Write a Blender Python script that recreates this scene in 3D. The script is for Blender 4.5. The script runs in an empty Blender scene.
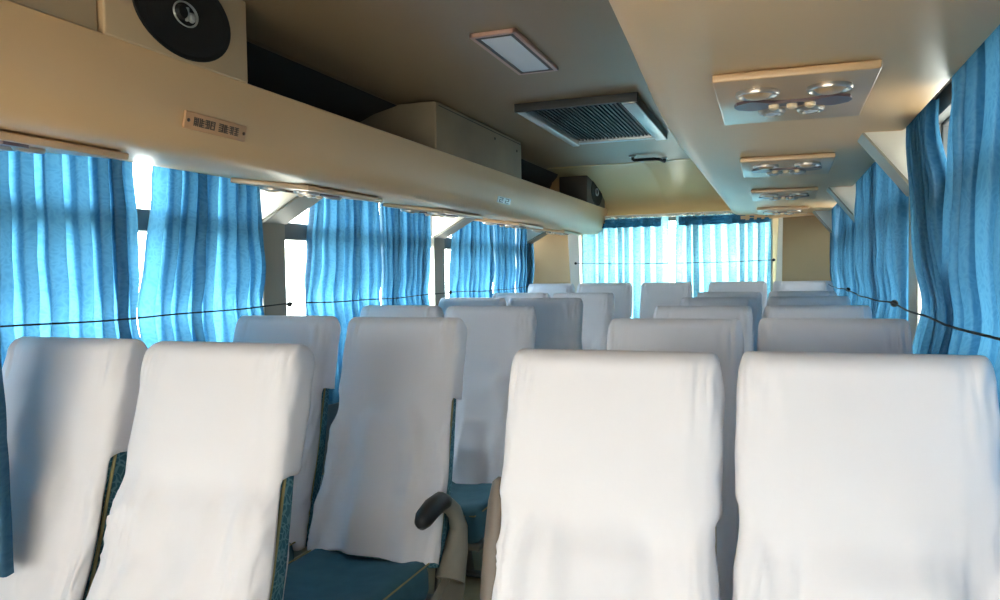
import bpy, bmesh, math, random
from mathutils import Vector, Matrix, noise

# ------------------------------------------------------------------ camera, world, lights, exposure
SC = bpy.context.scene
COL = SC.collection
H = 1.40                                   # camera height above the floor


def make_camera():
    f, vx, vy, roll = 750.04, 777.838, 271.168, math.radians(-0.934)
    yaw = math.atan((vx - 500) / f)
    pitch = -math.atan((300 - vy) / math.hypot(f, vx - 500))
    fw = Vector((-math.sin(yaw) * math.cos(pitch), math.cos(yaw) * math.cos(pitch), math.sin(pitch)))
    rt = Vector((math.cos(yaw), math.sin(yaw), 0))
    up = rt.cross(fw)
    r2 = rt * math.cos(roll) + up * math.sin(roll)
    u2 = -rt * math.sin(roll) + up * math.cos(roll)
    cd = bpy.data.cameras.new('camera')
    cd.sensor_width = 36
    cd.lens = f / 1000 * 36
    cd.clip_start = 0.02
    co = bpy.data.objects.new('camera', cd)
    COL.objects.link(co)
    m = Matrix((r2, u2, -fw)).transposed().to_4x4()
    m.translation = Vector((0, 0, H))
    co.matrix_world = m
    SC.camera = co


make_camera()

W = bpy.data.worlds.new('sky')
SC.world = W
W.use_nodes = True
wn = W.node_tree.nodes
wl = W.node_tree.links
bg = wn['Background']
tc = wn.new('ShaderNodeTexCoord')
sx = wn.new('ShaderNodeSeparateXYZ')
cr = wn.new('ShaderNodeValToRGB')
mr = wn.new('ShaderNodeMapRange')
mr.inputs['From Min'].default_value = -1
mr.inputs['From Max'].default_value = 1
wl.new(tc.outputs['Generated'], sx.inputs[0])
wl.new(sx.outputs['Z'], mr.inputs['Value'])
wl.new(mr.outputs[0], cr.inputs[0])
cr.color_ramp.elements[0].position = 0.40
cr.color_ramp.elements[0].color = (0.50, 0.47, 0.42, 1)
cr.color_ramp.elements[1].position = 0.52
cr.color_ramp.elements[1].color = (0.93, 0.97, 1.0, 1)
wl.new(cr.outputs[0], bg.inputs['Color'])
# overcast sky: brightest to the left and behind the bus, dimmer ahead of it and on the shaded right side
dt = wn.new('ShaderNodeVectorMath')
dt.operation = 'DOT_PRODUCT'
dt.inputs[1].default_value = (-0.62, 0.22, 0.0)
wl.new(tc.outputs['Generated'], dt.inputs[0])
ma = wn.new('ShaderNodeMath')
ma.operation = 'MULTIPLY_ADD'
ma.inputs[1].default_value = 9.5
ma.inputs[2].default_value = 9.0
wl.new(dt.outputs['Value'], ma.inputs[0])
wl.new(ma.outputs[0], bg.inputs['Strength'])


def area(name, loc, rot, sx_, sy_, power, color):
    ld = bpy.data.lights.new(name, 'AREA')
    ld.shape = 'RECTANGLE'
    ld.size = sx_
    ld.size_y = sy_
    ld.energy = power
    ld.color = color
    o = bpy.data.objects.new(name, ld)
    COL.objects.link(o)
    o.location = loc
    o.rotation_euler = rot
    return o


# daylight entering through the windshield behind the camera
area('windshield_daylight', (-0.9, -1.75, 1.55), (math.radians(88), 0, 0), 2.3, 1.2, 3, (1.0, 0.93, 0.90))
# sunlight added from ahead, bounced off console and floor to warm the racks
sl = bpy.data.lights.new('bounce_sun', 'SUN')
sl.energy = 27
sl.angle = math.radians(1.5)
sl.color = (1.0, 0.82, 0.64)
so = bpy.data.objects.new('bounce_sun', sl)
COL.objects.link(so)
so.rotation_euler = Vector((0.10, -0.74, 0.66)).to_track_quat('Z', 'Y').to_euler()

SC.view_settings.view_transform = 'Standard'
SC.view_settings.look = 'None'
SC.view_settings.gamma = 1
SC.view_settings.use_curve_mapping = False
SC.view_settings.exposure = 1.08


# ------------------------------------------------------------------ materials
def mat(name, col, rough=0.6, metal=0.0, spec=0.5, bump=None, var=None, sheen=0):
    """procedural principled; var=(scale, second colour, amount) noise mottling; bump=(scale, strength)"""
    m = bpy.data.materials.new(name)
    m.use_nodes = True
    n, l = m.node_tree.nodes, m.node_tree.links
    p = n['Principled BSDF']
    p.inputs['Base Color'].default_value = (*col, 1)
    p.inputs['Roughness'].default_value = rough
    p.inputs['Metallic'].default_value = metal
    p.inputs['Specular IOR Level'].default_value = spec
    if sheen:
        p.inputs['Sheen Weight'].default_value = sheen
    t = n.new('ShaderNodeTexCoord')
    if var:
        ns = n.new('ShaderNodeTexNoise')
        ns.inputs['Scale'].default_value = var[0]
        ns.inputs['Detail'].default_value = 4
        l.new(t.outputs['Object'], ns.inputs['Vector'])
        r = n.new('ShaderNodeValToRGB')
        r.color_ramp.elements[0].position = 0.5 - 0.25 / max(var[2], .05) * .5
        r.color_ramp.elements[0].color = (*col, 1)
        r.color_ramp.elements[1].position = min(1, 0.5 + 0.25 / max(var[2], .05) * .5)
        r.color_ramp.elements[1].color = (*var[1], 1)
        l.new(ns.outputs['Fac'], r.inputs[0])
        l.new(r.outputs[0], p.inputs['Base Color'])
    if bump:
        nb = n.new('ShaderNodeTexNoise')
        nb.inputs['Scale'].default_value = bump[0]
        nb.inputs['Detail'].default_value = 3
        l.new(t.outputs['Object'], nb.inputs['Vector'])
        b = n.new('ShaderNodeBump')
        b.inputs['Strength'].default_value = bump[1]
        b.inputs['Distance'].default_value = 0.01
        l.new(nb.outputs['Fac'], b.inputs['Height'])
        l.new(b.outputs[0], p.inputs['Normal'])
    return m


def curtain_mat(name, dark, light, trans):
    m = bpy.data.materials.new(name)
    m.use_nodes = True
    n, l = m.node_tree.nodes, m.node_tree.links
    n.clear()
    out = n.new('ShaderNodeOutputMaterial')
    t = n.new('ShaderNodeTexCoord')
    mp = n.new('ShaderNodeMapping')
    mp.inputs['Scale'].default_value = (1, 1, 1)
    l.new(t.outputs['UV'], mp.inputs['Vector'])
    # leafy woven pattern: distorted voronoi + noise
    ns = n.new('ShaderNodeTexNoise')
    ns.inputs['Scale'].default_value = 9
    ns.inputs['Detail'].default_value = 3
    l.new(mp.outputs[0], ns.inputs['Vector'])
    mx = n.new('ShaderNodeMixRGB')
    mx.inputs[0].default_value = 0.16
    l.new(mp.outputs[0], mx.inputs[1])
    l.new(ns.outputs['Color'], mx.inputs[2])
    vo = n.new('ShaderNodeTexVoronoi')
    vo.feature = 'DISTANCE_TO_EDGE'
    vo.inputs['Scale'].default_value = 46
    l.new(mx.outputs[0], vo.inputs['Vector'])
    r = n.new('ShaderNodeValToRGB')
    r.color_ramp.elements[0].position = 0.0
    r.color_ramp.elements[0].color = (*light, 1)
    r.color_ramp.elements[1].position = 0.34
    r.color_ramp.elements[1].color = (*dark, 1)
    l.new(vo.outputs['Distance'], r.inputs[0])
    d = n.new('ShaderNodeBsdfDiffuse')
    tr = n.new('ShaderNodeBsdfTranslucent')
    l.new(r.outputs[0], d.inputs['Color'])
    l.new(r.outputs[0], tr.inputs['Color'])
    ms = n.new('ShaderNodeMixShader')
    ms.inputs[0].default_value = trans
    l.new(d.outputs[0], ms.inputs[1])
    l.new(tr.outputs[0], ms.inputs[2])
    g = n.new('ShaderNodeBsdfGlossy')
    g.inputs['Roughness'].default_value = 0.45
    g.inputs['Color'].default_value = (0.6, 0.8, 1, 1)
    ms2 = n.new('ShaderNodeMixShader')
    ms2.inputs[0].default_value = 0.04
    l.new(ms.outputs[0], ms2.inputs[1])
    l.new(g.outputs[0], ms2.inputs[2])
    l.new(ms2.outputs[0], out.inputs[0])
    return m


def glass_mat():
    m = bpy.data.materials.new('window_glass')
    m.use_nodes = True
    n, l = m.node_tree.nodes, m.node_tree.links
    n.clear()
    out = n.new('ShaderNodeOutputMaterial')
    tr = n.new('ShaderNodeBsdfTransparent')
    tr.inputs['Color'].default_value = (0.93, 0.97, 0.96, 1)
    g = n.new('ShaderNodeBsdfGlossy')
    g.inputs['Roughness'].default_value = 0.02
    ms = n.new('ShaderNodeMixShader')
    ms.inputs[0].default_value = 0.05
    l.new(tr.outputs[0], ms.inputs[1])
    l.new(g.outputs[0], ms.inputs[2])
    l.new(ms.outputs[0], out.inputs[0])
    return m


def patterned_mat(name, base, accent, scale):
    m = mat(name, base, 0.85, bump=(400, 0.2))
    n, l = m.node_tree.nodes, m.node_tree.links
    t = n.new('ShaderNodeTexCoord')
    ns = n.new('ShaderNodeTexNoise')
    ns.inputs['Scale'].default_value = 18
    l.new(t.outputs['Object'], ns.inputs['Vector'])
    mx = n.new('ShaderNodeMixRGB')
    mx.inputs[0].default_value = 0.06
    l.new(t.outputs['Object'], mx.inputs[1])
    l.new(ns.outputs['Color'], mx.inputs[2])
    v = n.new('ShaderNodeTexVoronoi')
    v.feature = 'DISTANCE_TO_EDGE'
    v.inputs['Scale'].default_value = scale
    l.new(mx.outputs[0], v.inputs['Vector'])
    r = n.new('ShaderNodeValToRGB')
    r.color_ramp.elements[0].position = 0.05
    r.color_ramp.elements[0].color = (*accent, 1)
    r.color_ramp.elements[1].position = 0.12
    r.color_ramp.elements[1].color = (*base, 1)
    l.new(v.outputs['Distance'], r.inputs[0])
    l.new(r.outputs[0], n['Principled BSDF'].inputs['Base Color'])
    return m


M = {
    'cover': mat('white_cotton_cover', (0.765, 0.75, 0.80), 0.9, spec=0.2, bump=(900, 0.08), var=(3, (0.725, 0.705, 0.755), 0.6), sheen=0.1),
    'seatblue': mat('seat_blue_cloth', (0.035, 0.115, 0.165), 0.8, bump=(500, 0.2), var=(14, (0.05, 0.15, 0.20), 0.6)),
    'seatpat': patterned_mat('seat_patterned_cloth', (0.035, 0.14, 0.20), (0.13, 0.30, 0.36), 55),
    'seatside': mat('seat_dark_side_cloth', (0.05, 0.065, 0.075), 0.85, bump=(500, 0.2)),
    'piping': mat('yellow_piping', (0.32, 0.28, 0.13), 0.6),
    'armpad': mat('arm_black_vinyl', (0.018, 0.018, 0.02), 0.45),
    'armolive': mat('arm_olive_plastic', (0.24, 0.215, 0.18), 0.45, var=(8, (0.28, 0.26, 0.22), 0.6)),
    'armbrown': mat('arm_brown_plastic', (0.15, 0.12, 0.10), 0.5),
    'steel': mat('seat_grey_steel', (0.22, 0.22, 0.21), 0.35, metal=0.7),
    'rack': mat('rack_tan_laminate', (0.72, 0.47, 0.245), 0.42, spec=0.4, var=(1.4, (0.67, 0.44, 0.23), 0.7)),
    'rackin': mat('rack_inner_dark_felt', (0.045, 0.04, 0.035), 0.95),
    'ceil': mat('ceiling_brown_vinyl', (0.29, 0.20, 0.115), 0.42, spec=0.4, var=(1.1, (0.26, 0.18, 0.105), 0.7)),
    'brass': mat('rear_bulkhead_gloss', (0.66, 0.49, 0.25), 0.26, spec=0.6, var=(0.9, (0.60, 0.45, 0.24), 0.6)),
    'tanpanel': mat('tan_corner_panel', (0.52, 0.42, 0.25), 0.5, var=(2, (0.46, 0.37, 0.23), 0.6)),
    'cream': mat('cream_trim', (0.86, 0.82, 0.72), 0.45),
    'pillar': mat('pillar_grey', (0.27, 0.255, 0.21), 0.5),
    'darkframe': mat('window_frame_grey', (0.13, 0.14, 0.14), 0.5),
    'floor': mat('floor_vinyl_olive', (0.48, 0.41, 0.25), 0.5, var=(6, (0.38, 0.32, 0.20), 0.7)),
    'wall': mat('wall_grey_laminate', (0.30, 0.31, 0.30), 0.6, var=(3, (0.26, 0.27, 0.27), 0.6)),
    'black': mat('black_rubber', (0.010, 0.010, 0.010), 0.7, spec=.3),
    'conecloth': mat('speaker_black_paper', (0.013, 0.013, 0.013), 0.7, spec=.3, bump=(300, 0.1)),
    'spkbox': mat('speaker_box_tan', (0.56, 0.40, 0.23), 0.5, var=(2, (0.51, 0.37, 0.22), 0.6)),
    'chrome': mat('chrome', (0.75, 0.73, 0.70), 0.15, metal=1),
    'chromedull': mat('satin_chrome', (0.55, 0.48, 0.42), 0.3, metal=0.85),
    'copper': mat('copper_panel', (0.62, 0.40, 0.22), 0.30, metal=0.1, var=(5, (0.55, 0.36, 0.21), 0.6)),
    'purple': mat('smoked_purple_plastic', (0.13, 0.08, 0.085), 0.3),
    'amber': mat('amber_bulb_cover', (0.85, 0.62, 0.38), 0.3),
    'plate': mat('copper_label_plate', (0.62, 0.34, 0.17), 0.5, metal=0.0),
    'plateink': mat('plate_brown_ink', (0.12, 0.075, 0.045), 0.5),
    'lampframe': mat('lamp_pink_frame', (0.50, 0.30, 0.24), 0.35),
    'lampdark': mat('lamp_dark_gasket', (0.05, 0.04, 0.04), 0.5),
    'diffuser': mat('lamp_diffuser', (0.70, 0.73, 0.80), 0.3, bump=(180, 0.3)),
    'grille': mat('grille_black', (0.03, 0.032, 0.035), 0.5),
    'alu': mat('grille_frame_grey', (0.40, 0.43, 0.44), 0.35, metal=0.5),
    'darkbox': mat('dark_brown_box', (0.07, 0.06, 0.05), 0.6),
    'boxtan': mat('tan_equipment_box', (0.40, 0.30, 0.185), 0.5, var=(2, (0.27, 0.22, 0.15), 0.7)),
    'curtain': curtain_mat('blue_leaf_curtain', (0.034, 0.142, 0.255), (0.054, 0.182, 0.300), 0.60),
    'curtainrear': curtain_mat('pale_blue_rear_curtain', (0.12, 0.33, 0.42), (0.20, 0.42, 0.50), 0.64),
    'litcap': curtain_mat('daylit_cap_sheet', (0.93, 0.89, 0.80), (0.94, 0.90, 0.81), 0.55),  # paleness and translucency stand in for daylight on the caps
    'glass': glass_mat(),
}


# ------------------------------------------------------------------ helpers
def link(name, me, m=None, parent=None, smooth=False):
    o = bpy.data.objects.new(name, me)
    COL.objects.link(o)
    if m is not None:
        me.materials.append(m)
    if smooth:
        for p in me.polygons:
            p.use_smooth = True
    if parent is not None:
        o.parent = parent
    return o


def mesh(name, verts, faces, m=None, parent=None, smooth=False, merge=0.0):
    me = bpy.data.meshes.new(name)
    me.from_pydata([tuple(v) for v in verts], [], faces)
    bm = bmesh.new()
    bm.from_mesh(me)
    if merge:
        bmesh.ops.remove_doubles(bm, verts=bm.verts, dist=merge)
    bmesh.ops.recalc_face_normals(bm, faces=bm.faces)
    bm.to_mesh(me)
    bm.free()
    return link(name, me, m, parent, smooth)


def tag(o, label=None, cat=None, group=None, kind=None):
    if label:
        o['label'] = label
    if cat:
        o['category'] = cat
    if group:
        o['group'] = group
    if kind:
        o['kind'] = kind
    return o


def empty(name, loc=(0, 0, 0), rz=0):
    o = bpy.data.objects.new(name, None)
    o.empty_display_size = 0.1
    COL.objects.link(o)
    o.location = loc
    o.rotation_euler = (0, 0, rz)
    return o


class MB:
    """collects simple shapes in one bmesh"""

    def __init__(s):
        s.bm = bmesh.new()

    def box(s, a, b, bev=0.0, mtx=None):
        g = bmesh.ops.create_cube(s.bm, size=1)
        vs = g['verts']
        c = [(a[i] + b[i]) / 2 for i in range(3)]
        d = [abs(b[i] - a[i]) for i in range(3)]
        for v in vs:
            v.co = Vector((c[0] + v.co.x * d[0], c[1] + v.co.y * d[1], c[2] + v.co.z * d[2]))
        if bev:
            es = list({e for v in vs for e in v.link_edges})
            r = bmesh.ops.bevel(s.bm, geom=es, offset=min(bev, min(d) * .45), segments=3, affect='EDGES', profile=0.5)
            vs = list({v for f in r['faces'] for v in f.verts} | {v for v in vs if v.is_valid})
        if mtx:
            for v in vs:
                v.co = mtx @ v.co
        return s

    def tube(s, pts, r, n=10, flat=1.0, cap=True):
        pts = [Vector(p) for p in pts]
        rings = []
        for i, p in enumerate(pts):
            a = pts[max(i - 1, 0)]
            b = pts[min(i + 1, len(pts) - 1)]
            t = (b - a).normalized()
            ref = Vector((1, 0, 0)) if abs(t.x) < 0.9 else Vector((0, 0, 1))
            u = (ref - t * ref.dot(t)).normalized()
            w = t.cross(u)
            rr = r[i] if isinstance(r, (list, tuple)) else r
            rings.append([s.bm.verts.new(p + u * rr * flat * math.cos(2 * math.pi * k / n) + w * rr * math.sin(2 * math.pi * k / n)) for k in range(n)])
        for i in range(len(rings) - 1):
            for k in range(n):
                s.bm.faces.new((rings[i][k], rings[i][(k + 1) % n], rings[i + 1][(k + 1) % n], rings[i + 1][k]))
        if cap:
            s.bm.faces.new(rings[0][::-1])
            s.bm.faces.new(rings[-1])
        return s

    def lathe(s, prof, origin, axis, n=32, sx=1.0, ref=None):
        """prof: (radius, height) list about axis at origin"""
        ax = Vector(axis).normalized()
        ref = Vector(ref) if ref else (Vector((0, 1, 0)) if abs(ax.y) < .9 else Vector((1, 0, 0)))
        u = (ref - ax * ref.dot(ax)).normalized()
        w = ax.cross(u)
        o = Vector(origin)
        rings = []
        for r, h in prof:
            if r < 1e-6:
                rings.append([s.bm.verts.new(o + ax * h)])
            else:
                rings.append([s.bm.verts.new(o + ax * h + u * r * sx * math.cos(2 * math.pi * k / n) + w * r * math.sin(2 * math.pi * k / n)) for k in range(n)])
        for a, b in zip(rings, rings[1:]):
            for k in range(n):
                k2 = (k + 1) % n
                if len(a) == 1 and len(b) == 1:
                    continue
                if len(a) == 1:
                    s.bm.faces.new((a[0], b[k], b[k2]))
                elif len(b) == 1:
                    s.bm.faces.new((a[k], b[0], a[k2]))
                else:
                    s.bm.faces.new((a[k], b[k], b[k2], a[k2]))
        return s

    def prism(s, prof, ax, a, b):
        """closed 2-D profile extruded along axis ax from a to b; profile gives the two other coords in order"""
        def P(q, t):
            c = list(q)
            c.insert(ax, t)
            return s.bm.verts.new(c)
        A = [P(q, a) for q in prof]
        B = [P(q, b) for q in prof]
        n = len(prof)
        for i in range(n):
            s.bm.faces.new((A[i], A[(i + 1) % n], B[(i + 1) % n], B[i]))
        s.bm.faces.new(A[::-1])
        s.bm.faces.new(B)
        return s

    def build(s, name, m, parent=None, smooth=False):
        bmesh.ops.recalc_face_normals(s.bm, faces=s.bm.faces)
        me = bpy.data.meshes.new(name)
        s.bm.to_mesh(me)
        s.bm.free()
        o = link(name, me, m, parent, smooth)
        if smooth:
            try:
                me.set_sharp_from_angle(angle=math.radians(42))
            except Exception:
                pass
        return o


def copy_tree(o, parent=None, skip=()):
    c = o.copy()
    COL.objects.link(c)
    if parent is not None:
        c.parent = parent
    for ch in list(o.children):
        if ch.name.split('.')[0] in skip:
            continue
        copy_tree(ch, c)
    return c


def sm(a, b, x):
    t = max(0, min(1, (x - a) / (b - a)))
    return t * t * (3 - 2 * t)


# ------------------------------------------------------------------ setting: shell of the bus
XL, XR = -2.29, 0.51           # side walls (inner face of glass plane)
YF, YB = -1.9, 7.02
ZC = H + 0.82
SILL = 0.92
HEAD = H + 0.475


def struct(o):
    o['kind'] = 'structure'
    return o


struct(MB().box((XL - .08, YF, -.08), (XR + .08, YB + .08, 0)).build('floor', M['floor']))

# ceiling: flat middle, sloping sides
cp = [(XL - .06, H + .56), (-2.10, H + .70), (-1.85, H + .79), (-1.70, H + .82), (-0.10, H + .82), (0.05, H + .79), (0.30, H + .70), (XR + .06, H + .56),
      (XR + .06, H + .90), (XL - .06, H + .90)]
struct(MB().prism(cp, 1, YF, 5.75).build('ceiling', M['ceil']))
# rear bulkhead: ceiling curving down to the head of the rear window
v, fcs = [], []
xs = [XL - .05, -1.9, -1.4, -.97, -.955, -.94, -.5, -.1, .2, XR + .05]
N = 16
for i in range(N + 1):
    a = i / N * math.pi / 2
    y = 5.70 + 1.24 * math.sin(a) ** 1.1
    z = H + .50 + .32 * math.cos(a)
    for x in xs:
        dz = 0.006 if abs(x + .955) < .001 else 0
        v.append((x, y, z + dz))
for i in range(N):
    for j in range(len(xs) - 1):
        fcs.append((i * len(xs) + j, i * len(xs) + j + 1, (i + 1) * len(xs) + j + 1, (i + 1) * len(xs) + j))
bk = struct(mesh('trim_1', v, fcs, M['brass'], smooth=True))
sd = bk.modifiers.new('solid', 'SOLIDIFY')
sd.thickness = .02
sd.offset = 1

PILL = [1.12, 2.955, 4.80, 6.70]


def side_wall(side, name):
    x0, x1 = (XL - .08, XL + .03) if side < 0 else (XR - .03, XR + .08)
    w = MB()
    w.box((x0, YF, 0), (x1, YB, SILL))
    w.box((x0, YF, HEAD), (x1, YB, H + .86))
    w.box((x0, YF, SILL), (x1, .45, HEAD))  # unseen front length closed to keep side daylight off the first row
    w.box((x0, 6.86, SILL), (x1, YB, HEAD))
    struct(w.build(name, M['wall']))


side_wall(-1, 'wall_left')
side_wall(1, 'wall_right')

wno = 0
for side in (-1, 1):
    ys = [.45] + PILL[:] + [6.86]
    for i in range(len(ys) - 1):
        a, b = ys[i] + (.06 if i else 0), ys[i + 1] - (.06 if i < len(ys) - 2 else 0)
        if b - a < .3:
            continue
        wno += 1
        xg = XL - .02 if side < 0 else XR + .02
        fr = MB()
        fr.box((xg - .015, a, SILL), (xg + .015, b, SILL + .035), .004)
        fr.box((xg - .015, a, HEAD - .012), (xg + .015, b, HEAD), .004)
        fr.box((xg - .015, a, SILL), (xg + .015, a + .03, HEAD), .004)
        fr.box((xg - .015, b - .03, SILL), (xg + .015, b, HEAD), .004)
        fr.box((xg - .02 if side < 0 else xg - .06, a, H + .18), (xg + .06 if side < 0 else xg + .02, b, H + .265), .006)
        win = struct(fr.build('window_%d' % wno, M['darkframe']))
        MB().box((xg - .003, a + .03, SILL + .03), (xg + .003, b - .03, HEAD - .03)).build('window_pane', M['glass'], win)

# pillars with the wedge brackets that carry the racks
tno = 1
for side in (-1, 1):
    for k, yc in enumerate(PILL):
        tno += 1
        s = side
        X = (lambda d: (XL + d) if s < 0 else (XR - d))      # d = distance in from the wall
        zb0 = H + .262
        p = MB()
        p.box((X(-.06), yc - .085, SILL - .4), (X(.07), yc + .085, zb0), .012)
        p.box((X(-.06), yc - .02, zb0), (X(.0), yc + .02, HEAD), .008)
        post = struct(p.build('trim_%d' % tno, M['pillar'], smooth=True))
        # bracket: sloping underside; near end capped pale and translucent to look daylit
        wd = .30 if s < 0 else .165
        zb = H + .25
        zt = H + (.425 if s < 0 else .47)
        pr = [(X(.055), zb), (X(.075), zb), (X(.07 + wd), zt - .012), (X(.07 + wd), zt + .012), (X(.05), zb + .018)]
        MB().prism(pr, 1, yc - .085, yc + .085).build('bracket', M['pillar'], post)
        q = [(X(.06), zb + .012), (X(.075), zb + .015), (X(.065 + wd), zt - .008), (X(.065 + wd), zt + .03), (X(.06), zt + .03)]
        MB().prism(q, 1, yc - .092, yc - .0855).build('lit_end_cap', M['litcap'], post)
        MB().box((X(-.02), yc - .094, H - .45), (X(.066), yc - .0855, zb + .012)).build('lit_edge_strip', M['cream'], post)  # cream strip standing in for the daylit near face of the pillar

# rear wall round its window
RX0, RX1 = -1.74, -0.04
w = MB()
w.box((XL - .08, YB - .03, 0), (XR + .08, YB + .08, SILL))
w.box((XL - .08, YB - .03, H + .49), (XR + .08, YB + .08, H + .9))
w.box((XL - .08, YB - .03, SILL), (RX0, YB + .08, H + .49))
w.box((RX1, YB - .03, SILL), (XR + .08, YB + .08, H + .49))
struct(w.build('wall_rear', M['tanpanel']))
wno += 1
fr = MB()
fr.box((RX0, YB, SILL), (RX1, YB + .03, SILL + .04), .004)
fr.box((RX0, YB, H + .45), (RX1, YB + .03, H + .49), .004)
fr.box((RX0, YB, SILL), (RX0 + .04, YB + .03, H + .49), .004)
fr.box((RX1 - .04, YB, SILL), (RX1, YB + .03, H + .49), .004)
win = struct(fr.build('window_%d' % wno, M['darkframe']))
MB().box((RX0 + .04, YB + .012, SILL + .04), (RX1 - .04, YB + .018, H + .45)).build('window_pane', M['glass'], win)
# curved tan corner panels and the slanting cream posts beside the rear window
for s, a, b in ((-1, XL + .03, RX0 - .03), (1, RX1 + .05, XR - .03)):
    tno += 1
    n = 14
    vv, ff = [], []
    for i in range(n + 1):
        t = i / n
        x = a + (b - a) * t
        tt = t if s > 0 else 1 - t
        y = YB - .05 - .10 * tt ** 3
        for z in (SILL - .3, H + .45):
            vv.append((x, y, z))
    for i in range(n):
        ff.append((2 * i, 2 * i + 1, 2 * i + 3, 2 * i + 2))
    o = struct(mesh('trim_%d' % tno, vv, ff, M['tanpanel'], smooth=True))
    sdm = o.modifiers.new('solid', 'SOLIDIFY')
    sdm.thickness = .02
    tno += 1
    xb = (RX0 - .03) if s < 0 else (RX1 + .03)
    pr = [(xb - .035, SILL - .3), (xb + .035, SILL - .3), (xb + .035 + s * .02, H + .47), (xb - .035 + s * .06, H + .47)]
    struct(MB().prism(pr, 1, YB - .13, YB - .03).build('trim_%d' % tno, M['cream']))
# white scalloped edging under the bulkhead
tno += 1
e = MB()
e.box((-1.57, 6.825, H + .496), (-.13, 6.93, H + .508))
random.seed(4)
for i in range(70):
    x = -1.56 + i * .0205
    e.lathe([(0, -.012), (.009, -.008), (.012, 0), (.009, .008), (0, .012)], (x, 6.83 + random.uniform(-.004, .004), H + .492 + random.uniform(-.006, .006)), (1, 0, 0), 8)
struct(e.build('trim_%d' % tno, M['cream'], smooth=True))

# front of the bus: low wall, windshield, header lowered to cut sky light
w = MB()
w.box((XL - .08, YF - .08, 0), (XR + .08, YF, .85))
w.box((XL - .08, YF - .08, H + .20), (XR + .08, YF, H + .9))  # unseen header, brought low to block sky light on the first row
struct(w.build('wall_front', M['wall']))
wno += 1
win = struct(MB().box((XL, YF - .06, .85), (XL + .06, YF - .02, H + .75), .01).box((XR - .06, YF - .06, .85), (XR, YF - .02, H + .75), .01)
             .box((-.93, YF - .05, .85), (-.89, YF - .03, H + .75), .01).build('window_%d' % wno, M['darkframe']))
MB().box((XL + .06, YF - .043, .85), (-.93, YF - .037, H + .75)).build('window_pane', M['glass'], win)
MB().box((-.89, YF - .043, .85), (XR - .06, YF - .037, H + .75)).build('window_pane', M['glass'], win)


# ------------------------------------------------------------------ overhead luggage racks
def rack(side, label):
    if side < 0:
        X = lambda x: x
        zo, XO = .413, -2.142
    else:
        X = lambda x: -1.80 - x + .012
        zo, XO = .458, -2.182
    t = empty('luggage_rack', (0, 0, 0))
    tag(t, label, 'luggage rack', 'overhead luggage racks')
    prof = [(-1.480, .575), (-1.487, .52), (-1.497, .46), (-1.510, .415), (-1.530, .375), (-1.560, .352), (-1.60, .345), (-1.70, .350), (-1.90, .378),
            (-2.06, .402), (XO, zo), (XO - .008, zo + .004), (XO - .008, .485), (-2.0, .485), (-1.60, .445), (-1.535, .47), (-1.512, .575), (-1.496, .583)]
    if side > 0:
        prof = [(-1.478, .575), (-1.466, .55), (-1.463, .525), (-1.466, .505), (-1.476, .487), (-1.496, .474), (-1.53, .467), (-1.60, .4655), (-1.90, .464), (XO, zo), (XO - .008, zo + .004),
                (XO - .008, .485), (-2.0, .485), (-1.60, .480), (-1.535, .49), (-1.512, .575), (-1.496, .583)]
    if side < 0:
        MB().prism([(X(a), H + b) for a, b in prof], 1, YF + .05, 6.93).build('rack_shell', M['rack'], t, smooth=True)
    else:
        # the aisle edge of this rack draws back towards the window near the front
        ysec = [YF + .05, 0, .8, 1.1, 1.4, 1.7, 2.0, 2.3, 2.6, 3.0, 3.6, 4.5, 5.5, 6.93]
        vv, ff = [], []
        for y in ysec:
            sh = -.045 + .085 * (1 - sm(.9, 3.0, y))
            for a, b in prof:
                wgt = 1 - sm(-1.58, -1.85, a) if a < -1.58 else 1
                wgt = 1 - max(0, min(1, (-1.56 - a) / .35))
                vv.append((X(a) + sh * wgt, y, H + b))
        n = len(prof)
        for i in range(len(ysec) - 1):
            for j in range(n):
                ff.append((i * n + j, i * n + (j + 1) % n, (i + 1) * n + (j + 1) % n, (i + 1) * n + j))
        ff.append(list(range(n)))
        ff.append([(len(ysec) - 1) * n + j for j in range(n)][::-1])
        rs = mesh('rack_shell', vv, ff, M['rack'], t, smooth=True)
        rs.data.set_sharp_from_angle(angle=math.radians(42))
    # dark lining: shelf and back, up to the ceiling
    ln = [(-1.56, .452 if side < 0 else .484), (-2.0, .478 if side < 0 else .49), (-2.24, .51), (-2.24, .60), (-2.08, .695), (-1.84, .785), (-1.72, .812), (-1.70, .806), (-1.83, .775), (-2.06, .680), (-2.20, .60),
          (-2.20, .53), (-1.98, .497), (-1.56, .470 if side < 0 else .492)]
    MB().prism([(X(a), H + b) for a, b in ln], 1, YF + .06, 6.60).build('rack_lining', M['rackin'], t, smooth=True)
    return t


rl = rack(-1, 'long tan overhead luggage rack on the left side carrying the speaker boxes')
rr = rack(1, 'long tan overhead luggage rack on the right side above the window seats')
# rounded end panel joining rack and bulkhead at the rear
for (t, X) in ((rl, lambda x: x), (rr, lambda x: -1.80 - x + .012)):
    pr = [(X(-1.49), H + .42), (X(-1.49), H + .83), (X(-2.2), H + .60), (X(-2.2), H + .45)]
    MB().prism(pr, 1, 6.84, 6.90).build('end_panel', M['rack'], t)
# unseen console and engine cover, added to bounce sunlight up to the racks
t = empty('bounce_dashboard', (-.9, YF + .45, 0))
tag(t, 'unseen pale tan console and engine cover added at the driver end to bounce sunlight', 'bounce_dashboard')
pr = [(-.44, .02), (.42, .02), (.50, .12), (.46, .52), (.34, .60), (.10, .66), (-.30, .82), (-.44, .82)]
MB().prism(pr, 0, -1.25, 1.25).build('console', M['cream'], t, smooth=True)
MB().box((-1.0, .06, .63), (-.45, .30, .72), .02).build('instrument_hood', M['armpad'], t, smooth=True)
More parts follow.
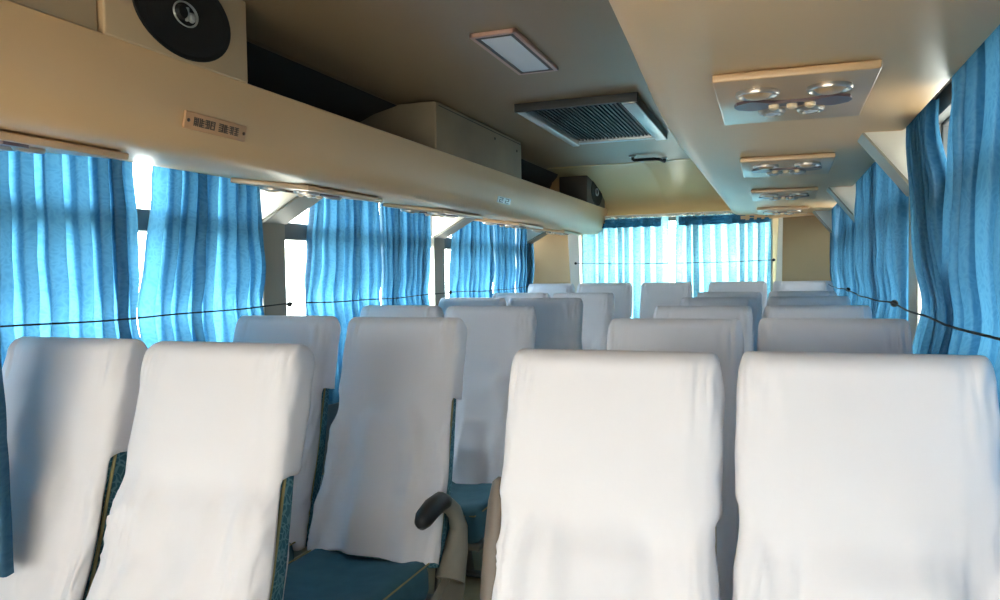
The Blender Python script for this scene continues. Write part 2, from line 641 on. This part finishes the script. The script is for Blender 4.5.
# closed front length of the left rack, up to the ceiling
o = MB().box((-1.83, YF + .1, H + .56), (-1.492, 1.348, H + .815), .008).build('storage_locker', M['spkbox'], None, smooth=True)
tag(o, 'closed tan locker panel above the left rack, in front of the near speaker', 'locker')


# ------------------------------------------------------------------ speakers, equipment box, plates on the left rack
def speaker(y0, y1, label, xf=-1.478, r=.178, zc=.70, mt='spkbox'):
    t = empty('speaker_box', ((xf - .1), (y0 + y1) / 2, H + .575))
    tag(t, label, 'speaker', 'speaker boxes on the left rack')
    ox, oy, oz = t.location
    xb = -1.72 - ox
    b = MB().box((xb, y0 - oy, .0), (xf - ox, y1 - oy, H + .818 - oz), .006)
    b.build('cabinet', M[mt], t, smooth=True)
    c = (xf - ox, 0, H + zc - oz)
    sy = 1.0
    rz = min(r, .118)
    k = r / rz
    # oval basket rim, cone, phase plug; oval is long along the bus
    MB().lathe([(rz * .97, -.002), (rz, .003), (rz * .985, .006), (rz * .93, .006), (rz * .88, .002)], c, (1, 0, 0), 48, sx=k, ref=(0, 1, 0)).build('rim', M['black'], t, smooth=True)
    cone = MB().lathe([(rz * .90, .003), (rz * .80, .005), (rz * .72, .0035), (rz * .5, .0025), (rz * .26, .002), (0, .002)], c, (1, 0, 0), 48, sx=k, ref=(0, 1, 0)).build('cone', M['conecloth'], t, smooth=True)
    MB().lathe([(rz * .26, .002), (rz * .285, .007), (rz * .27, .010), (rz * .245, .006)], c, (1, 0, 0), 32, sx=k * .9, ref=(0, 1, 0)).build('tweeter_ring', M['alu'], cone, smooth=True)
    m = MB()
    m.lathe([(0, .020), (.016, .016), (.020, .006)], (c[0], c[1] - .018, c[2]), (1, 0, 0), 20)
    m.build('tweeter_dome', M['black'], cone, smooth=True)
    m = MB()
    m.lathe([(0, .018), (.010, .015), (.014, .006)], (c[0], c[1] + .02, c[2] - .004), (1, 0, 0), 20)
    m.box((c[0] + .004, c[1] - .002, c[2] - .018), (c[0] + .014, c[1] + .006, c[2] + .018), .002)
    m.build('tweeter_horn', M['alu'], cone, smooth=True)
    return t


speaker(1.352, 1.862, 'tan speaker box with large black round speaker at the near end of the left rack')
speaker(6.12, 6.80, 'small dark speaker box with black oval speaker at the far end of the left rack', xf=-1.48, r=.20, zc=.69, mt='darkbox')

b = MB()
b.box((-2.17, 3.22, H + .475), (-1.497, 4.47, H + .812), .008)
eb = b.build('cabinet', M['boxtan'], None, smooth=True)
t = empty('equipment_box', (-1.75, 3.85, H + .475))
eb.parent = t
eb.matrix_parent_inverse = Matrix.Translation((1.75, -3.85, -H - .475))
MB().box((-1.4985, 3.25, H + .792), (-1.4955, 4.45, H + .797)).lathe([(0, .004), (.007, .003), (.008, 0)], (-1.497, 4.0, H + .76), (1, 0, 0), 12) \
    .lathe([(0, .004), (.007, .003), (.008, 0)], (-1.497, 4.38, H + .745), (1, 0, 0), 12).build('screw', M['lampdark'], t).matrix_parent_inverse = Matrix.Translation((1.75, -3.85, -H - .475))
tag(t, 'plain tan rectangular box filling the left rack between its two speakers', 'box')


def rack_face_x(z):
    pts = [(.575, -1.480), (.52, -1.487), (.46, -1.497), (.415, -1.510), (.375, -1.530)]
    for (z0, x0), (z1, x1) in zip(pts, pts[1:]):
        if z <= z0 and z >= z1:
            return x0 + (x1 - x0) * (z0 - z) / (z0 - z1)
    return -1.5


# label plate with two groups of four block characters between two screws
t = empty('label_plate', (-1.503, 1.742, H + .43))
tag(t, 'small copper plate with two groups of brown characters on the left rack face', 'sign')
pm = Matrix.Rotation(math.radians(-13), 4, 'Y')
t.rotation_euler = (0, math.radians(13), 0)
MB().box((0, -.125, -.024), (.008, .125, .024), .004).build('plate', M['plate'], t, smooth=True)
MB().lathe([(0, .004), (.005, .002), (.005, 0)], (.008, -.112, 0), (1, 0, 0), 12).build('screw', M['plateink'], t)
MB().lathe([(0, .004), (.005, .002), (.005, 0)], (.008, .112, 0), (1, 0, 0), 12).build('screw', M['plateink'], t)
random.seed(11)
g = MB()
for i in range(8):
    cy = -.083 + i * .0215 + (.012 if i > 3 else 0)
    hh = .012
    g.box((.0078, cy - .0085, -.0015), (.0095, cy + .0085, .0015))
    for (u0, w0, u1, w1) in random.sample([(-.0085, .009, .0085, .012), (-.0085, -.012, .0085, -.009), (-.0085, -.012, -.0055, .012), (.0055, -.012, .0085, .012), (-.0015, -.012, .0015, .012),
                                           (-.0085, .0045, .0085, .0072), (-.0085, -.0072, .0085, -.0045)], 5):
        g.box((.0078, cy + u0, w0), (.0095, cy + u1, w1))
g.build('lettering', M['plateink'], t)

t = empty('number_plate', (-1.508, 4.16, H + .425))
tag(t, 'tiny dark numbered plate on the left rack face below the tan box', 'sign')
t.rotation_euler = (0, math.radians(14), 0)
MB().box((0, -.11, -.018), (.005, .11, .018), .003).build('plate', M['alu'], t)
g = MB()
for cy in (-.055, .045):
    g = MB()
    g.box((.005, cy - .03, .009), (.0065, cy + .03, .014))
    g.box((.005, cy - .03, -.0025), (.0065, cy + .03, .0025))
    g.box((.005, cy - .03, -.014), (.0065, cy + .03, -.009))
    g.box((.005, cy + .02, 0), (.0065, cy + .03, .014))
    g.box((.005, cy - .03, -.014), (.0065, cy - .02, 0))
    g.build('numeral', M['lampdark'], t)


# ------------------------------------------------------------------ passenger service panels (air nozzles and reading lamps)
def service_panel(L=.56, Wd=.365):
    t = empty('air_vent_panel')
    m = MB().box((-Wd / 2, 0, -.026), (Wd / 2, L, -.006), .005)
    # tapered towards the rear
    for v in m.bm.verts:
        k = 1 + .04 * (v.co.y / L)
        v.co.x *= k
    m.build('plate', M['copper'], t, smooth=True)
    for s in (-1, 1):
        c = (s * .083, .135, -.026)
        vt = MB().lathe([(.050, .002), (.053, -.005), (.051, -.011), (.047, -.012), (.044, -.006), (.043, .001)], c, (0, 0, 1), 32, sx=.95).build('air_vent', M['chromedull'], t, smooth=True)
        MB().lathe([(.043, -.002), (.036, -.006), (.028, -.014), (.018, -.017), (0, -.017)], c, (0, 0, 1), 24).build('nozzle', M['copper'], vt, smooth=True)
        c2 = (s * .050, .375, -.026)
        ld = MB().lathe([(.034, .002), (.036, -.006), (.032, -.013), (.024, -.014), (.020, -.006)], c2, (0, 0, 1), 28, sx=1.1).build('reading_lamp', M['chromedull'], t, smooth=True)
        MB().lathe([(.021, -.004), (.016, -.013), (0, -.017)], c2, (0, 0, 1), 20).build('lens', M['diffuser'], ld, smooth=True)
    # bow-tie smoked speaker cover
    n = 40
    pts = []
    for i in range(n + 1):
        x = -0.145 + .29 * i / n
        a = abs(x) / .145
        h = .022 + .036 * math.exp(-((a - .68) / .24) ** 2) if a < .97 else .014
        if a > .995:
            h = .003
        pts.append((x, h))
    prof = [(x, .275 + h) for x, h in pts] + [(x, .275 - h) for x, h in reversed(pts)]
    MB().prism(prof, 2, -.034, -.022).build('smoked_cover', M['purple'], t)
    for x in (-.045, 0, .045):
        MB().lathe([(.014, 0), (.013, -.008), (.007, -.012), (0, -.013)], (x, .277, -.034), (0, 0, 1), 16).build('button', M['amber'], t, smooth=True)
    return t


def under_z(x, side):
    """height of the rack underside"""
    if side < 0:
        pts = [(-2.20, .425), (-2.06, .402), (-1.90, .378), (-1.70, .350), (-1.60, .345)]
    else:
        pts = [(-.188, .4655), (.112, .464), (.412, .458)]
    for (x0, z0), (x1, z1) in zip(pts, pts[1:]):
        if x0 <= x <= x1:
            return z0 + (z1 - z0) * (x - x0) / (x1 - x0)
    return .36


pp = service_panel()
ords = ['nearest', 'second', 'third', 'fourth', 'fifth']
first = True
for side, xc, ys, nm in ((1, .037, (1.87, 3.30, 4.66, 6.02), 'right'), (-1, -1.84, (1.02, 2.42, 3.64, 4.88, 6.05), 'left')):
    for i, y in enumerate(ys):
        o = pp if first else copy_tree(pp)
        first = False
        za, zb = under_z(xc - .15, side), under_z(xc + .15, side)
        ang = math.atan2(zb - za, .30)
        o.location = (xc, y, H + (za + zb) / 2 + .004)
        o.rotation_euler = (0, -ang, 0)
        tag(o, '%s copper vent and reading lamp panel under the %s luggage rack' % (ords[i], nm), 'vent panel', 'vent and lamp panels under the racks')

# ------------------------------------------------------------------ ceiling lamp, air hatch, handle
t = empty('ceiling_lamp', (-.905, 2.67, H + .82))
t.scale = (.84, .88, .42)
t.rotation_euler = (math.pi, 0, 0)
tag(t, 'rectangular ceiling lamp with white lens and pinkish frame', 'lamp')
fr = MB()
for a, b in (((-.10, -.30, 0), (-.082, .30, .035)), ((.082, -.30, 0), (.10, .30, .035)), ((-.10, -.30, 0), (.10, -.28, .035)), ((-.10, .28, 0), (.10, .30, .035))):
    fr.box(a, b, .004)
fr.build('frame', M['lampframe'], t, smooth=True)
g = MB()
for a, b in (((-.082, -.28, .0), (-.068, .28, .034)), ((.068, -.28, .0), (.082, .28, .034)), ((-.082, -.28, .0), (.082, -.262, .034)), ((-.082, .262, .0), (.082, .28, .034))):
    g.box(a, b)
g.build('gasket', M['lampdark'], t)
MB().box((-.068, -.262, .0), (.068, .262, .036), .01).build('diffuser', M['diffuser'], t, smooth=True)

t = empty('ceiling_air_hatch', (-.90, 4.03, H + .82))
tag(t, 'large dark square air grille with pale frame in the ceiling', 'air grille')
fr = MB()
A, B = .29, .53
fr.box((-A, -B, -.02), (A, -B + .05, .002), .004)
fr.box((-A, B - .05, -.035), (A, B, .002), .004)
fr.box((-A, -B, -.045), (-A + .045, B, .002), .006)
fr.box((A - .07, -B, -.045), (A, B, .002), .006)
fr.build('frame', M['alu'], t, smooth=True)
MB().box((-A - .01, -B - .02, -.04), (A + .01, -B, .002), .004).build('front_lip', M['grille'], t, smooth=True)
g = MB()
g.box((-A + .04, -B + .05, -.012), (A - .06, B - .04, 0))
for i in range(22):
    x = -A + .055 + i * .0215
    g.box((x, -B + .05, -.022), (x + .006, B - .05, -.01))
g.build('grille', M['grille'], t)
l = MB()
for i in range(16):
    l.box((-A + .02 + i * .034, -B + .012, -.026), (-A + .038 + i * .034, -B + .04, -.018))
l.build('fin', M['alu'], t)

t = empty('grab_rail', (-.87, 5.40, H + .82))
tag(t, 'small dark bent handle on the ceiling near the rear', 'handle')
MB().tube([(-.10, 0, 0), (-.10, 0, -.022), (-.09, 0, -.03), (.05, .0, -.03), (.08, .02, -.03), (.10, .16, -.03), (.10, .18, -.02), (.10, .18, 0)], .011, 8).build('bar', M['black'], t, smooth=True)
MB().box((-.125, -.02, -.008), (-.075, .02, .0), .003).build('mount', M['alu'], t)
MB().box((.08, .16, -.008), (.12, .2, .0), .003).build('mount', M['alu'], t)


# ------------------------------------------------------------------ seats
TILT = math.radians(17)
LB = .865                # length of backrest along its slope
UPV = Vector((0, math.sin(TILT), math.cos(TILT)))
NRM = Vector((0, -math.cos(TILT), math.sin(TILT)))     # towards the front face
TOPZ = 1.235


def back_section(s, grow=0.0):
    """s = distance down from the top; half width, front offset, back offset"""
    hw = .212 + .008 * sm(.25, .6, s) + .004 * sm(0, .1, s)
    r = .045
    if s < r:
        k = math.sqrt(max(0, 1 - (1 - s / r) ** 2))
    else:
        k = 1
    front = .052 * k - .020 * sm(.26, .40, s) + .022 * sm(.5, .78, s)
    back = -(.058 + .028 * sm(.1, .7, s)) * k
    hw -= .013 * (1 - k)
    return hw + grow, front + grow * max(k, .3), back - grow * max(k, .3)


def ring_point(s, a, grow=0.0, ex=4.2):
    """a: angle 0 = +x side, 90 = front"""
    hw, fr, bk = back_section(s, grow)
    c, sn = math.cos(a), math.sin(a)
    x = hw * math.copysign(abs(c) ** (2 / ex), c)
    h = (fr - bk) / 2
    mid = (fr + bk) / 2
    d = mid + h * math.copysign(abs(sn) ** (2 / ex), sn)
    return x, d


def to_seat(x, d, s):
    top = Vector((0, 0, TOPZ))
    p = top - UPV * s + NRM * (d - .05)
    return Vector((p.x + x, p.y, p.z))


def cover_mesh(seed, flap=.30, drape=.862):
    rnd = random.Random(seed)
    n = 112
    Mh, Md = 34, 48
    cols = [2 * math.pi * (j + .5) / n for j in range(n)]

    def isfront(a):
        return math.sin(a) > .22
    ph = [rnd.uniform(0, 6.28) for _ in range(6)]
    verts, idx = [], {}
    off = Vector((seed * 3.7, seed * 1.3, 0))
    for k in range(Mh + Md + 1):
        for j, a in enumerate(cols):
            fs = math.sin(a)
            if k <= Mh:
                L = flap - .05 * max(0, -fs) + .035 * max(0, fs) + .012 * math.sin(3 * a + ph[0])
                t = k / Mh
                s = L * (t ** 1.7 * .75 + t * .25) if k else 0.0
            else:
                back = fs < -.72
                if not (isfront(a) or back):
                    continue
                L0 = flap - .05 * max(0, -fs) + .035 * max(0, fs) + .012 * math.sin(3 * a + ph[0])
                s = L0 + ((.66 if back else drape) + .010 * math.sin(5 * a + ph[1]) - L0) * (k - Mh) / Md
            g = .010
            x, d = ring_point(s, a, g)
            u = x / .22
            low = sm(.28, .42, s)
            frn = sm(.0, .6, fs)
            # tucks under the headrest, long soft folds below
            d -= frn * .006 * math.exp(-((s - .36) / .05) ** 2)
            x *= 1 - .022 * math.exp(-((s - .36) / .07) ** 2) + .035 * sm(.45, .84, s)
            d += frn * low * (.016 + .012 * math.sin(u * 4.3 + ph[2] + s * 1.5) + .011 * math.sin(u * 8.5 + ph[3] - s * 3) + .010 * noise.noise(Vector((u * 3.5, s * 2.2, seed)) * 1.3)) * (1 + .6 * sm(.5, .8, s))
            # fine wrinkles, stronger at the upper corners and flap ends
            p3 = Vector((x * 9, s * 6, d * 9)) + off
            wr = noise.noise(p3 * .6) * .009 + noise.noise(p3 * 1.9) * .006
            corner = sm(.45, .9, abs(u)) * math.exp(-((s - .05) / .08) ** 2)
            rp = Vector((x * 16, s * 3.2, 1.7)) + off
            ridge = (1 - abs(noise.noise(rp))) ** 7 + .6 * (1 - abs(noise.noise(rp * 2.1 + Vector((3, 1, 0))))) ** 9
            wr += ridge * .010 * (.25 + .75 * low)
            gat = noise.noise(Vector((x * 75, s * 10, 3)) + off) * .012 * corner
            dd = wr * (.35 + .65 * low) + gat
            if fs >= 0:
                d += dd + corner * .002
            else:
                d -= dd
            if abs(u) > .9:
                x += math.copysign(abs(wr) * .8 + .004 * sm(.8, 1, s / flap) * (k <= Mh), x)
            if fs > .2:
                bx, bd = ring_point(s, a, 0)
                d = max(d, bd + .0055)
                if abs(x) < abs(bx) + .003 and abs(u) > .85:
                    x = math.copysign(abs(bx) + .003, x)
            idx[(k, j)] = len(verts)
            verts.append(to_seat(x, d, s))
    faces = []
    for k in range(Mh + Md):
        for j in range(n):
            j2 = (j + 1) % n
            q = [(k, j), (k, j2), (k + 1, j2), (k + 1, j)]
            if all(c in idx for c in q):
                faces.append([idx[c] for c in q])
    # close the top: join front and back columns of the first ring
    f0 = [j for j in range(n) if math.sin(cols[j]) > 0]
    b0 = [j for j in range(n) if math.sin(cols[j]) <= 0][::-1]
    for i in range(len(f0) - 1):
        faces.append([idx[(0, f0[i])], idx[(0, b0[i])], idx[(0, b0[i + 1])], idx[(0, f0[i + 1])]])
    return verts, faces


def build_cover(seed, parent, **kw):
    v, f = cover_mesh(seed, **kw)
    o = mesh('cloth_cover', v, f, M['cover'], parent, smooth=True, merge=.0006)
    sd = o.modifiers.new('solid', 'SOLIDIFY')
    sd.thickness = .003
    sd.offset = 1
    return o


def build_backrest(parent):
    n, K = 44, 30
    v, f = [], []
    for k in range(K + 1):
        s = LB * (k / K) ** 1.3
        for j in range(n):
            a = 2 * math.pi * (j + .5) / n
            x, d = ring_point(s, a, 0)
            v.append(to_seat(x, d, s))
    for k in range(K):
        for j in range(n):
            f.append((k * n + j, k * n + (j + 1) % n, (k + 1) * n + (j + 1) % n, (k + 1) * n + j))
    f.append([K * n + j for j in range(n)])
    f.append([j for j in range(n)][::-1])
    return mesh('backrest', v, f, M['seatpat'], parent, smooth=True)


def make_seat(aisle, arm, seed):
    """aisle = +1: aisle on the +x side. Origin on the floor below the top edge of the backrest."""
    t = empty('bus_seat')
    br = build_backrest(t)
    for s in (-1, 1):
        pts = []
        for i in range(22):
            ss = .06 + (LB - .08) * i / 21
            hw, fr, bk = back_section(ss)
            pts.append(to_seat(s * (hw + .0005), fr * .05, ss))
        MB().tube(pts, .0045, 6).build('piping', M['piping'], br, smooth=True)
        m = MB()
        pp_ = []
        for i in range(14):
            ss = .36 + (LB - .39) * i / 13
            hw, fr, bk = back_section(ss)
            pp_.append(to_seat(s * (hw - .010), fr * .5, ss))
        m.tube(pp_, [.003, .008, .011] + [.012] * 10 + [.011], 8)
        m.build('side_bolster', M['seatside'], br, smooth=True)
    build_cover(seed, t)
    # cushion: rounded, slightly dished
    m = MB()
    m.box((-.222, -.72, .295), (.222, -.235, .435), .045)
    bmesh.ops.subdivide_edges(m.bm, edges=[e for e in m.bm.edges if e.calc_length() > .2], cuts=8, use_grid_fill=True)
    for v in m.bm.verts:
        if v.co.z > .40:
            yy = (v.co.y + .48) / .24
            v.co.z += -.012 + .020 * (v.co.x / .22) ** 2 + .016 * sm(-.2, -1, yy)
    cu = m.build('cushion', M['seatblue'], t, smooth=True)
    loop = [(-.217, -.25, .425), (-.219, -.66, .430), (-.20, -.712, .418), (0, -.720, .412), (.20, -.712, .418), (.219, -.66, .430), (.217, -.25, .425)]
    MB().tube(loop, .0028, 6).build('piping', M['piping'], cu, smooth=True)
    # pan and pedestal
    MB().box((-.21, -.69, .265), (.21, -.22, .30), .01).box((-.20, -.30, .28), (.20, -.255, .40), .01).build('seat_pan', M['steel'], t, smooth=True)
    for y in (-.60, -.30):
        lg = MB().tube([(0, y, .27), (0, y - .01, .14), (0, y + (-.03 if y < -.4 else .03), .008)], .018, 10)
        lg.box((-.09, y - .03, 0), (.09, y + .03, .012), .003)
        lg.build('leg', M['steel'], t, smooth=True)
    if arm:
        s = aisle
        ax = s * .252
        a = MB()
        # side plate
        pr = [(-.34, .12), (-.16, .12), (-.07, .30), (-.05, .45), (-.085, .50), (-.13, .47), (-.18, .36), (-.36, .30), (-.40, .22)]
        a.prism(pr, 0, ax - .014, ax + .014)
        ap = a.build('side_plate', M['armolive'], t, smooth=True)
        if arm == 'down':
            path = [(ax, -.17, .34), (ax, -.115, .43), (ax, -.09, .50), (ax, -.12, .56), (ax, -.17, .60), (ax, -.23, .618)]
            pad = [(ax, -.39, .600), (ax, -.38, .602), (ax, -.355, .612), (ax, -.30, .626), (ax, -.235, .630), (ax, -.19, .616), (ax, -.17, .60)]
        else:
            path = [(ax, -.12, .38), (ax, -.10, .48), (ax, -.10, .58), (ax, -.08, .66), (ax, -.055, .74)]
            pad = [(ax, -.09, .62), (ax, -.085, .65), (ax, -.065, .72), (ax, -.035, .82), (ax, -.01, .90), (ax, .0, .94), (ax, .003, .95)]
        am_ = M['armolive'] if arm == 'down' else M['armbrown']
        arm_o = MB().tube(path, [.066, .054, .040, .032, .028, .026], 12, flat=.72) if arm == 'down' else MB().tube(path, [.040, .036, .030, .028, .026], 12, flat=.72)
        ao = arm_o.build('armrest', am_, t, smooth=True)
        MB().tube(pad, [.010, .024, .034, .036, .034, .026, .012], 14, flat=.85).build('arm_pad', M['armpad'] if arm == 'down' else am_, ao, smooth=True)
    return t


protoL = make_seat(1, 'down', 1)
protoW = make_seat(1, None, 2)      # window seat, no arm on this side
protoR = make_seat(-1, 'down', 3)
protoR0 = make_seat(-1, 'up', 4)
# extra covers so that folds differ from seat to seat
tmp = []
for sd_ in (5, 6, 7, 8, 9):
    o = build_cover(sd_, None, flap=.28 + .01 * (sd_ % 4), drape=.855 + .006 * (sd_ % 3))
    tmp.append(o.data)
    bpy.data.objects.remove(o)

ROWY = [1.50 + .976 * k for k in range(5)]
oname = ['first', 'second', 'third', 'fourth', 'fifth']
used = set()


def place(proto, x, y, z, label, group, var, sxx=1.0, rz=0.0):
    if proto.name in used:
        o = copy_tree(proto)
        if var is not None:
            for c in o.children:
                if c.name.startswith('cloth_cover'):
                    c.data = tmp[var % 5]
    else:
        used.add(proto.name)
        o = proto
    o.location = (x, y, z)
    o.rotation_euler = (0, 0, rz)
    o.scale = (sxx, 1, 1)
    tag(o, label, 'bus seat', group)


G1 = 'white-covered bus seats in rows'
jit = random.Random(9)
vi = 0
for k in range(5):
    y = ROWY[k]
    dz = [0, 0.004, 0, .004, .006][k]
    desc = {0: 'nearest row', 1: 'second row', 2: 'third row', 3: 'fourth row', 4: 'fifth row, last before the back bench'}[k]
    place(protoL, -1.358 + [.052, .048, .012, .004, 0][k], y, dz + .010, 'white-covered aisle seat left of the aisle, %s' % desc, G1, vi, 1.03, jit.uniform(-.01, .01))
    vi += 1
    place(protoW, -1.845 if k == 0 else -1.853, y + .02, dz + .012, 'white-covered window seat by the left curtains, %s' % desc, G1, vi, 1.0, jit.uniform(-.01, .01))
    vi += 1
    place(protoR0 if k == 0 else protoR, -.319, y + .0, dz + .010, 'white-covered aisle seat right of the aisle, %s' % desc, G1, vi, .945, jit.uniform(-.01, .01))
    vi += 1
    place(protoW, [.142, .155, .156, .156, .156][k], y + .02, dz + .012, 'white-covered window seat by the right curtains, %s' % desc, G1, vi, .945, jit.uniform(-.01, .01))
    vi += 1
for i, (x, sc_, lb) in enumerate(((-1.905, .93, 'white-covered back bench seat in the left rear corner'), (-1.418, 1.06, 'white-covered back bench seat second from the left'),
                             (-.885, .93, 'white-covered middle back bench seat facing down the aisle'), (-.31, 1.0, 'white-covered back bench seat second from the right'),
                             (.185, .98, 'white-covered back bench seat in the right rear corner'))):
    place(protoW, x, 6.43, .07, lb, 'back bench seats', vi, sc_)
    vi += 1
# raised platform under the back bench
tno += 1
struct(MB().box((XL + .03, 5.62, 0), (XR - .03, YB - .03, .07), .005).build('trim_%d' % tno, M['floor']))


# ------------------------------------------------------------------ curtains
def curtain(label, p0, p1, nrm, z0, z1, pleats, amp, seed, group, m='curtain', top0=0, top1=0, mid0=0, mid1=0, bot0=0, bot1=0, cordz=H - .135, name='curtain', pull=0.012, topdip=0.0):
    """cloth from p0 to p1 (xy), nrm pointing into the cabin; edge shifts (m) at top / cord / hem"""
    rnd = random.Random(seed)
    p0, p1 = Vector((*p0, 0)), Vector((*p1, 0))
    L = (p1 - p0).length
    d = (p1 - p0).normalized()
    nrm = Vector((*nrm, 0))
    nc = int(pleats * 18)
    nr = 46
    ph = rnd.uniform(0, 6.28)
    warp = [rnd.uniform(-.5, .5) for _ in range(6)]
    v, uv = [], []
    for r in range(nr + 1):
        z = z1 + (z0 - z1) * r / nr
        tt = r / nr
        tc_ = (z1 - cordz) / (z1 - z0)
        # edge positions
        if tt < tc_:
            k = sm(0, 1, tt / tc_)
            e0 = top0 + (mid0 - top0) * k
            e1 = top1 + (mid1 - top1) * k
        else:
            k = sm(0, 1, (tt - tc_) / (1 - tc_))
            e0 = mid0 + (bot0 - mid0) * k
            e1 = mid1 + (bot1 - mid1) * k
        pin = math.exp(-((z - cordz) / .09) ** 2)
        for c in range(nc + 1):
            a = c / nc
            aa = a + .02 * math.sin(a * 6.28 * 1.7 + warp[0] * 6) + .012 * math.sin(a * 23 + warp[1] * 9)
            phs = 2 * math.pi * pleats * aa + ph + warp[2] * math.sin(tt * 3 + a * 5) * 1.2
            w_ = math.sin(phs)
            w_ = math.copysign(abs(w_) ** .7, w_)
            am = amp * 1.22 * (.75 + .45 * tt + .25 * noise.noise(Vector((a * 6, tt * 2, seed)))) * (1 - .45 * pin)
            off = am * w_ + .010 * noise.noise(Vector((a * 9, tt * 7, seed + 4))) - pull * pin * .5
            off += .02 * sm(tc_, 1, tt)
            along = e0 + (L + e1 - e0) * a - (L / pleats) * (.17 + .05 * math.sin(c * .11 + seed)) * math.sin(2 * phs) + amp * .2 * math.cos(phs + 1.2)
            q = p0 + d * along + nrm * off
            zz = z - (topdip * abs(math.cos(phs)) * math.exp(-tt * 30)) + .004 * math.sin(a * 40 + seed) * (tt > .97)
            v.append((q.x, q.y, zz))
            uv.append((a * L * 1.6, z))
    f = []
    for r in range(nr):
        for c in range(nc):
            f.append((r * (nc + 1) + c, r * (nc + 1) + c + 1, (r + 1) * (nc + 1) + c + 1, (r + 1) * (nc + 1) + c))
    me = bpy.data.meshes.new(name)
    me.from_pydata(v, [], f)
    ul = me.uv_layers.new(name='UVMap')
    for lp in me.loops:
        ul.data[lp.index].uv = uv[lp.vertex_index]
    o = link(name, me, M[m], None, smooth=True)
    tag(o, label, 'curtain', group)
    return o


HB = H - .66
ZL, ZR = H + .455, H + .50
XCL, XCR = -2.19, .43
GL, GR, GB = 'blue curtains on the left windows', 'blue curtains on the right windows', 'pale blue curtains on the rear window'


def cl(label, y0, y1, pl, amp, seed, **kw):
    curtain(label, (XCL, y0), (XCL, y1), (1, 0), HB, ZL, pl, amp, seed, GL, **kw)


def crr(label, y0, y1, pl, amp, seed, **kw):
    curtain(label, (XCR, y0), (XCR, y1), (-1, 0), HB, ZR, pl, amp, seed, GR, **kw)


cl('wide blue pleated curtain at the left edge, beside the nearest window seat', .42, 2.11, 20, .030, 1, top1=-.03, mid1=-.02, bot1=.05)
cl('blue curtain on the left just before the first grey pillar', 2.17, 2.845, 8, .028, 2, top0=.03, top1=-.045, mid0=-.06, bot0=-.08, mid1=-.02)
cl('blue curtain on the left just behind the first grey pillar', 3.22, 3.89, 8, .026, 3, mid0=-.07, bot0=-.09)
cl('blue curtain on the left ending at the second grey pillar', 3.91, 4.56, 9, .026, 4, mid1=-.05)
cl('blue curtain on the left just behind the second grey pillar', 4.98, 5.72, 8, .026, 5, mid0=-.08, bot0=-.1)
cl('narrow blue curtain on the left, second from the rear corner', 5.78, 6.30, 7, .024, 6, mid0=.0)
cl('narrow blue curtain on the left beside the tan rear corner panel', 6.36, 6.80, 6, .024, 7, top0=.03)
crr('large blue curtain at the right edge of the photo, nearest one', .42, 2.20, 17, .024, 11, top1=-.03, mid1=.06, bot1=.06)
crr('blue curtain on the right between the nearest curtain and the silver pillar', 2.27, 2.865, 7, .026, 12, top0=.30, mid0=-.06, bot0=-.06, top1=-.02, mid1=-.22, bot1=-.12)
crr('blue curtain on the right just behind the silver pillar', 3.06, 4.70, 15, .026, 13, mid0=.03)
crr('blue curtain on the right behind the tall white gap', 4.90, 5.98, 11, .026, 14, top1=-.22, mid0=.0)
crr('blue curtain on the right beside the tan rear corner panel', 6.16, 6.80, 7, .026, 15, top0=.12)
curtain('pale blue pleated curtain on the left half of the rear window', (-1.72, 6.885), (-.94, 6.885), (0, -1), HB, H + .487, 9, .030, 21, GB, m='curtainrear', pull=.0, cordz=H + .06)
curtain('pale blue pleated curtain on the right half of the rear window', (-.86, 6.885), (-.065, 6.885), (0, -1), HB, H + .487, 9, .030, 22, GB, m='curtainrear', pull=.0, cordz=H + .06)
# darker heading band across the top of each rear curtain is a separate gathered valance
for a, b, lb, sd_ in ((-1.56, -.97, 'short dark blue valance above the left rear curtain', 31), (-.83, -.07, 'short dark blue valance above the right rear curtain', 32)):
    o = curtain(lb, (a, 6.845), (b, 6.845), (0, -1), H + .395, H + .476, 10, .008, sd_, 'valances over the rear window', pull=0, cordz=H + .44, name='valance')
    o['category'] = 'valance'


curtain('narrow teal curtain edge hanging in front of the nearest left window seat', (-1.93, 1.225), (-1.727, 1.275), (.2, -.97), H - .70, H + .372, 4, .016, 41,
        'blue curtains on the left windows', pull=0, top1=-.24, mid1=-.02, bot1=.0)


def cord(pts, label, hooks):
    t = empty('elastic_rope', pts[0])
    o = Vector(pts[0])
    MB().tube([Vector(p) - o for p in pts], .003, 8).build('cord', M['black'], t, smooth=True)
    for h in hooks:
        hv = Vector(h) - o
        MB().lathe([(0, -.014), (.010, -.010), (.013, 0), (.010, .010), (0, .014)], hv, (0, 1, 0), 14).build('hook', M['black'], t, smooth=True)
    tag(t, label, 'rope', 'black ropes across the curtains')


def wavy(x, s, y0, y1, z, n=60):
    pts = []
    for i in range(n + 1):
        y = y0 + (y1 - y0) * i / n
        sag = -.012 * abs(math.sin((y - 1.12) / 1.845 * math.pi))
        pts.append((x + s * .002 * math.sin(y * 13), y, z + sag + .002 * math.sin(y * 9)))
    return pts


cord(wavy(-2.142, 1, .7, 6.83, H - .127), 'long black cord holding the left curtains back', [(-2.148, p, H - .13) for p in PILL[1:]])
cord(wavy(.375, -1, .7, 6.83, H - .127), 'long black cord holding the right curtains back', [(.385, p, H - .13) for p in PILL[1:]])
cord([(-1.77, 6.83, H + .078), (-1.3, 6.845, H + .064), (-.9, 6.85, H + .062), (-.4, 6.845, H + .064), (-.03, 6.83, H + .074)], 'black cord across the pale rear curtains',
     [(-1.77, 6.83, H + .078), (-.03, 6.83, H + .074)])
bpy.context.view_layer.update()
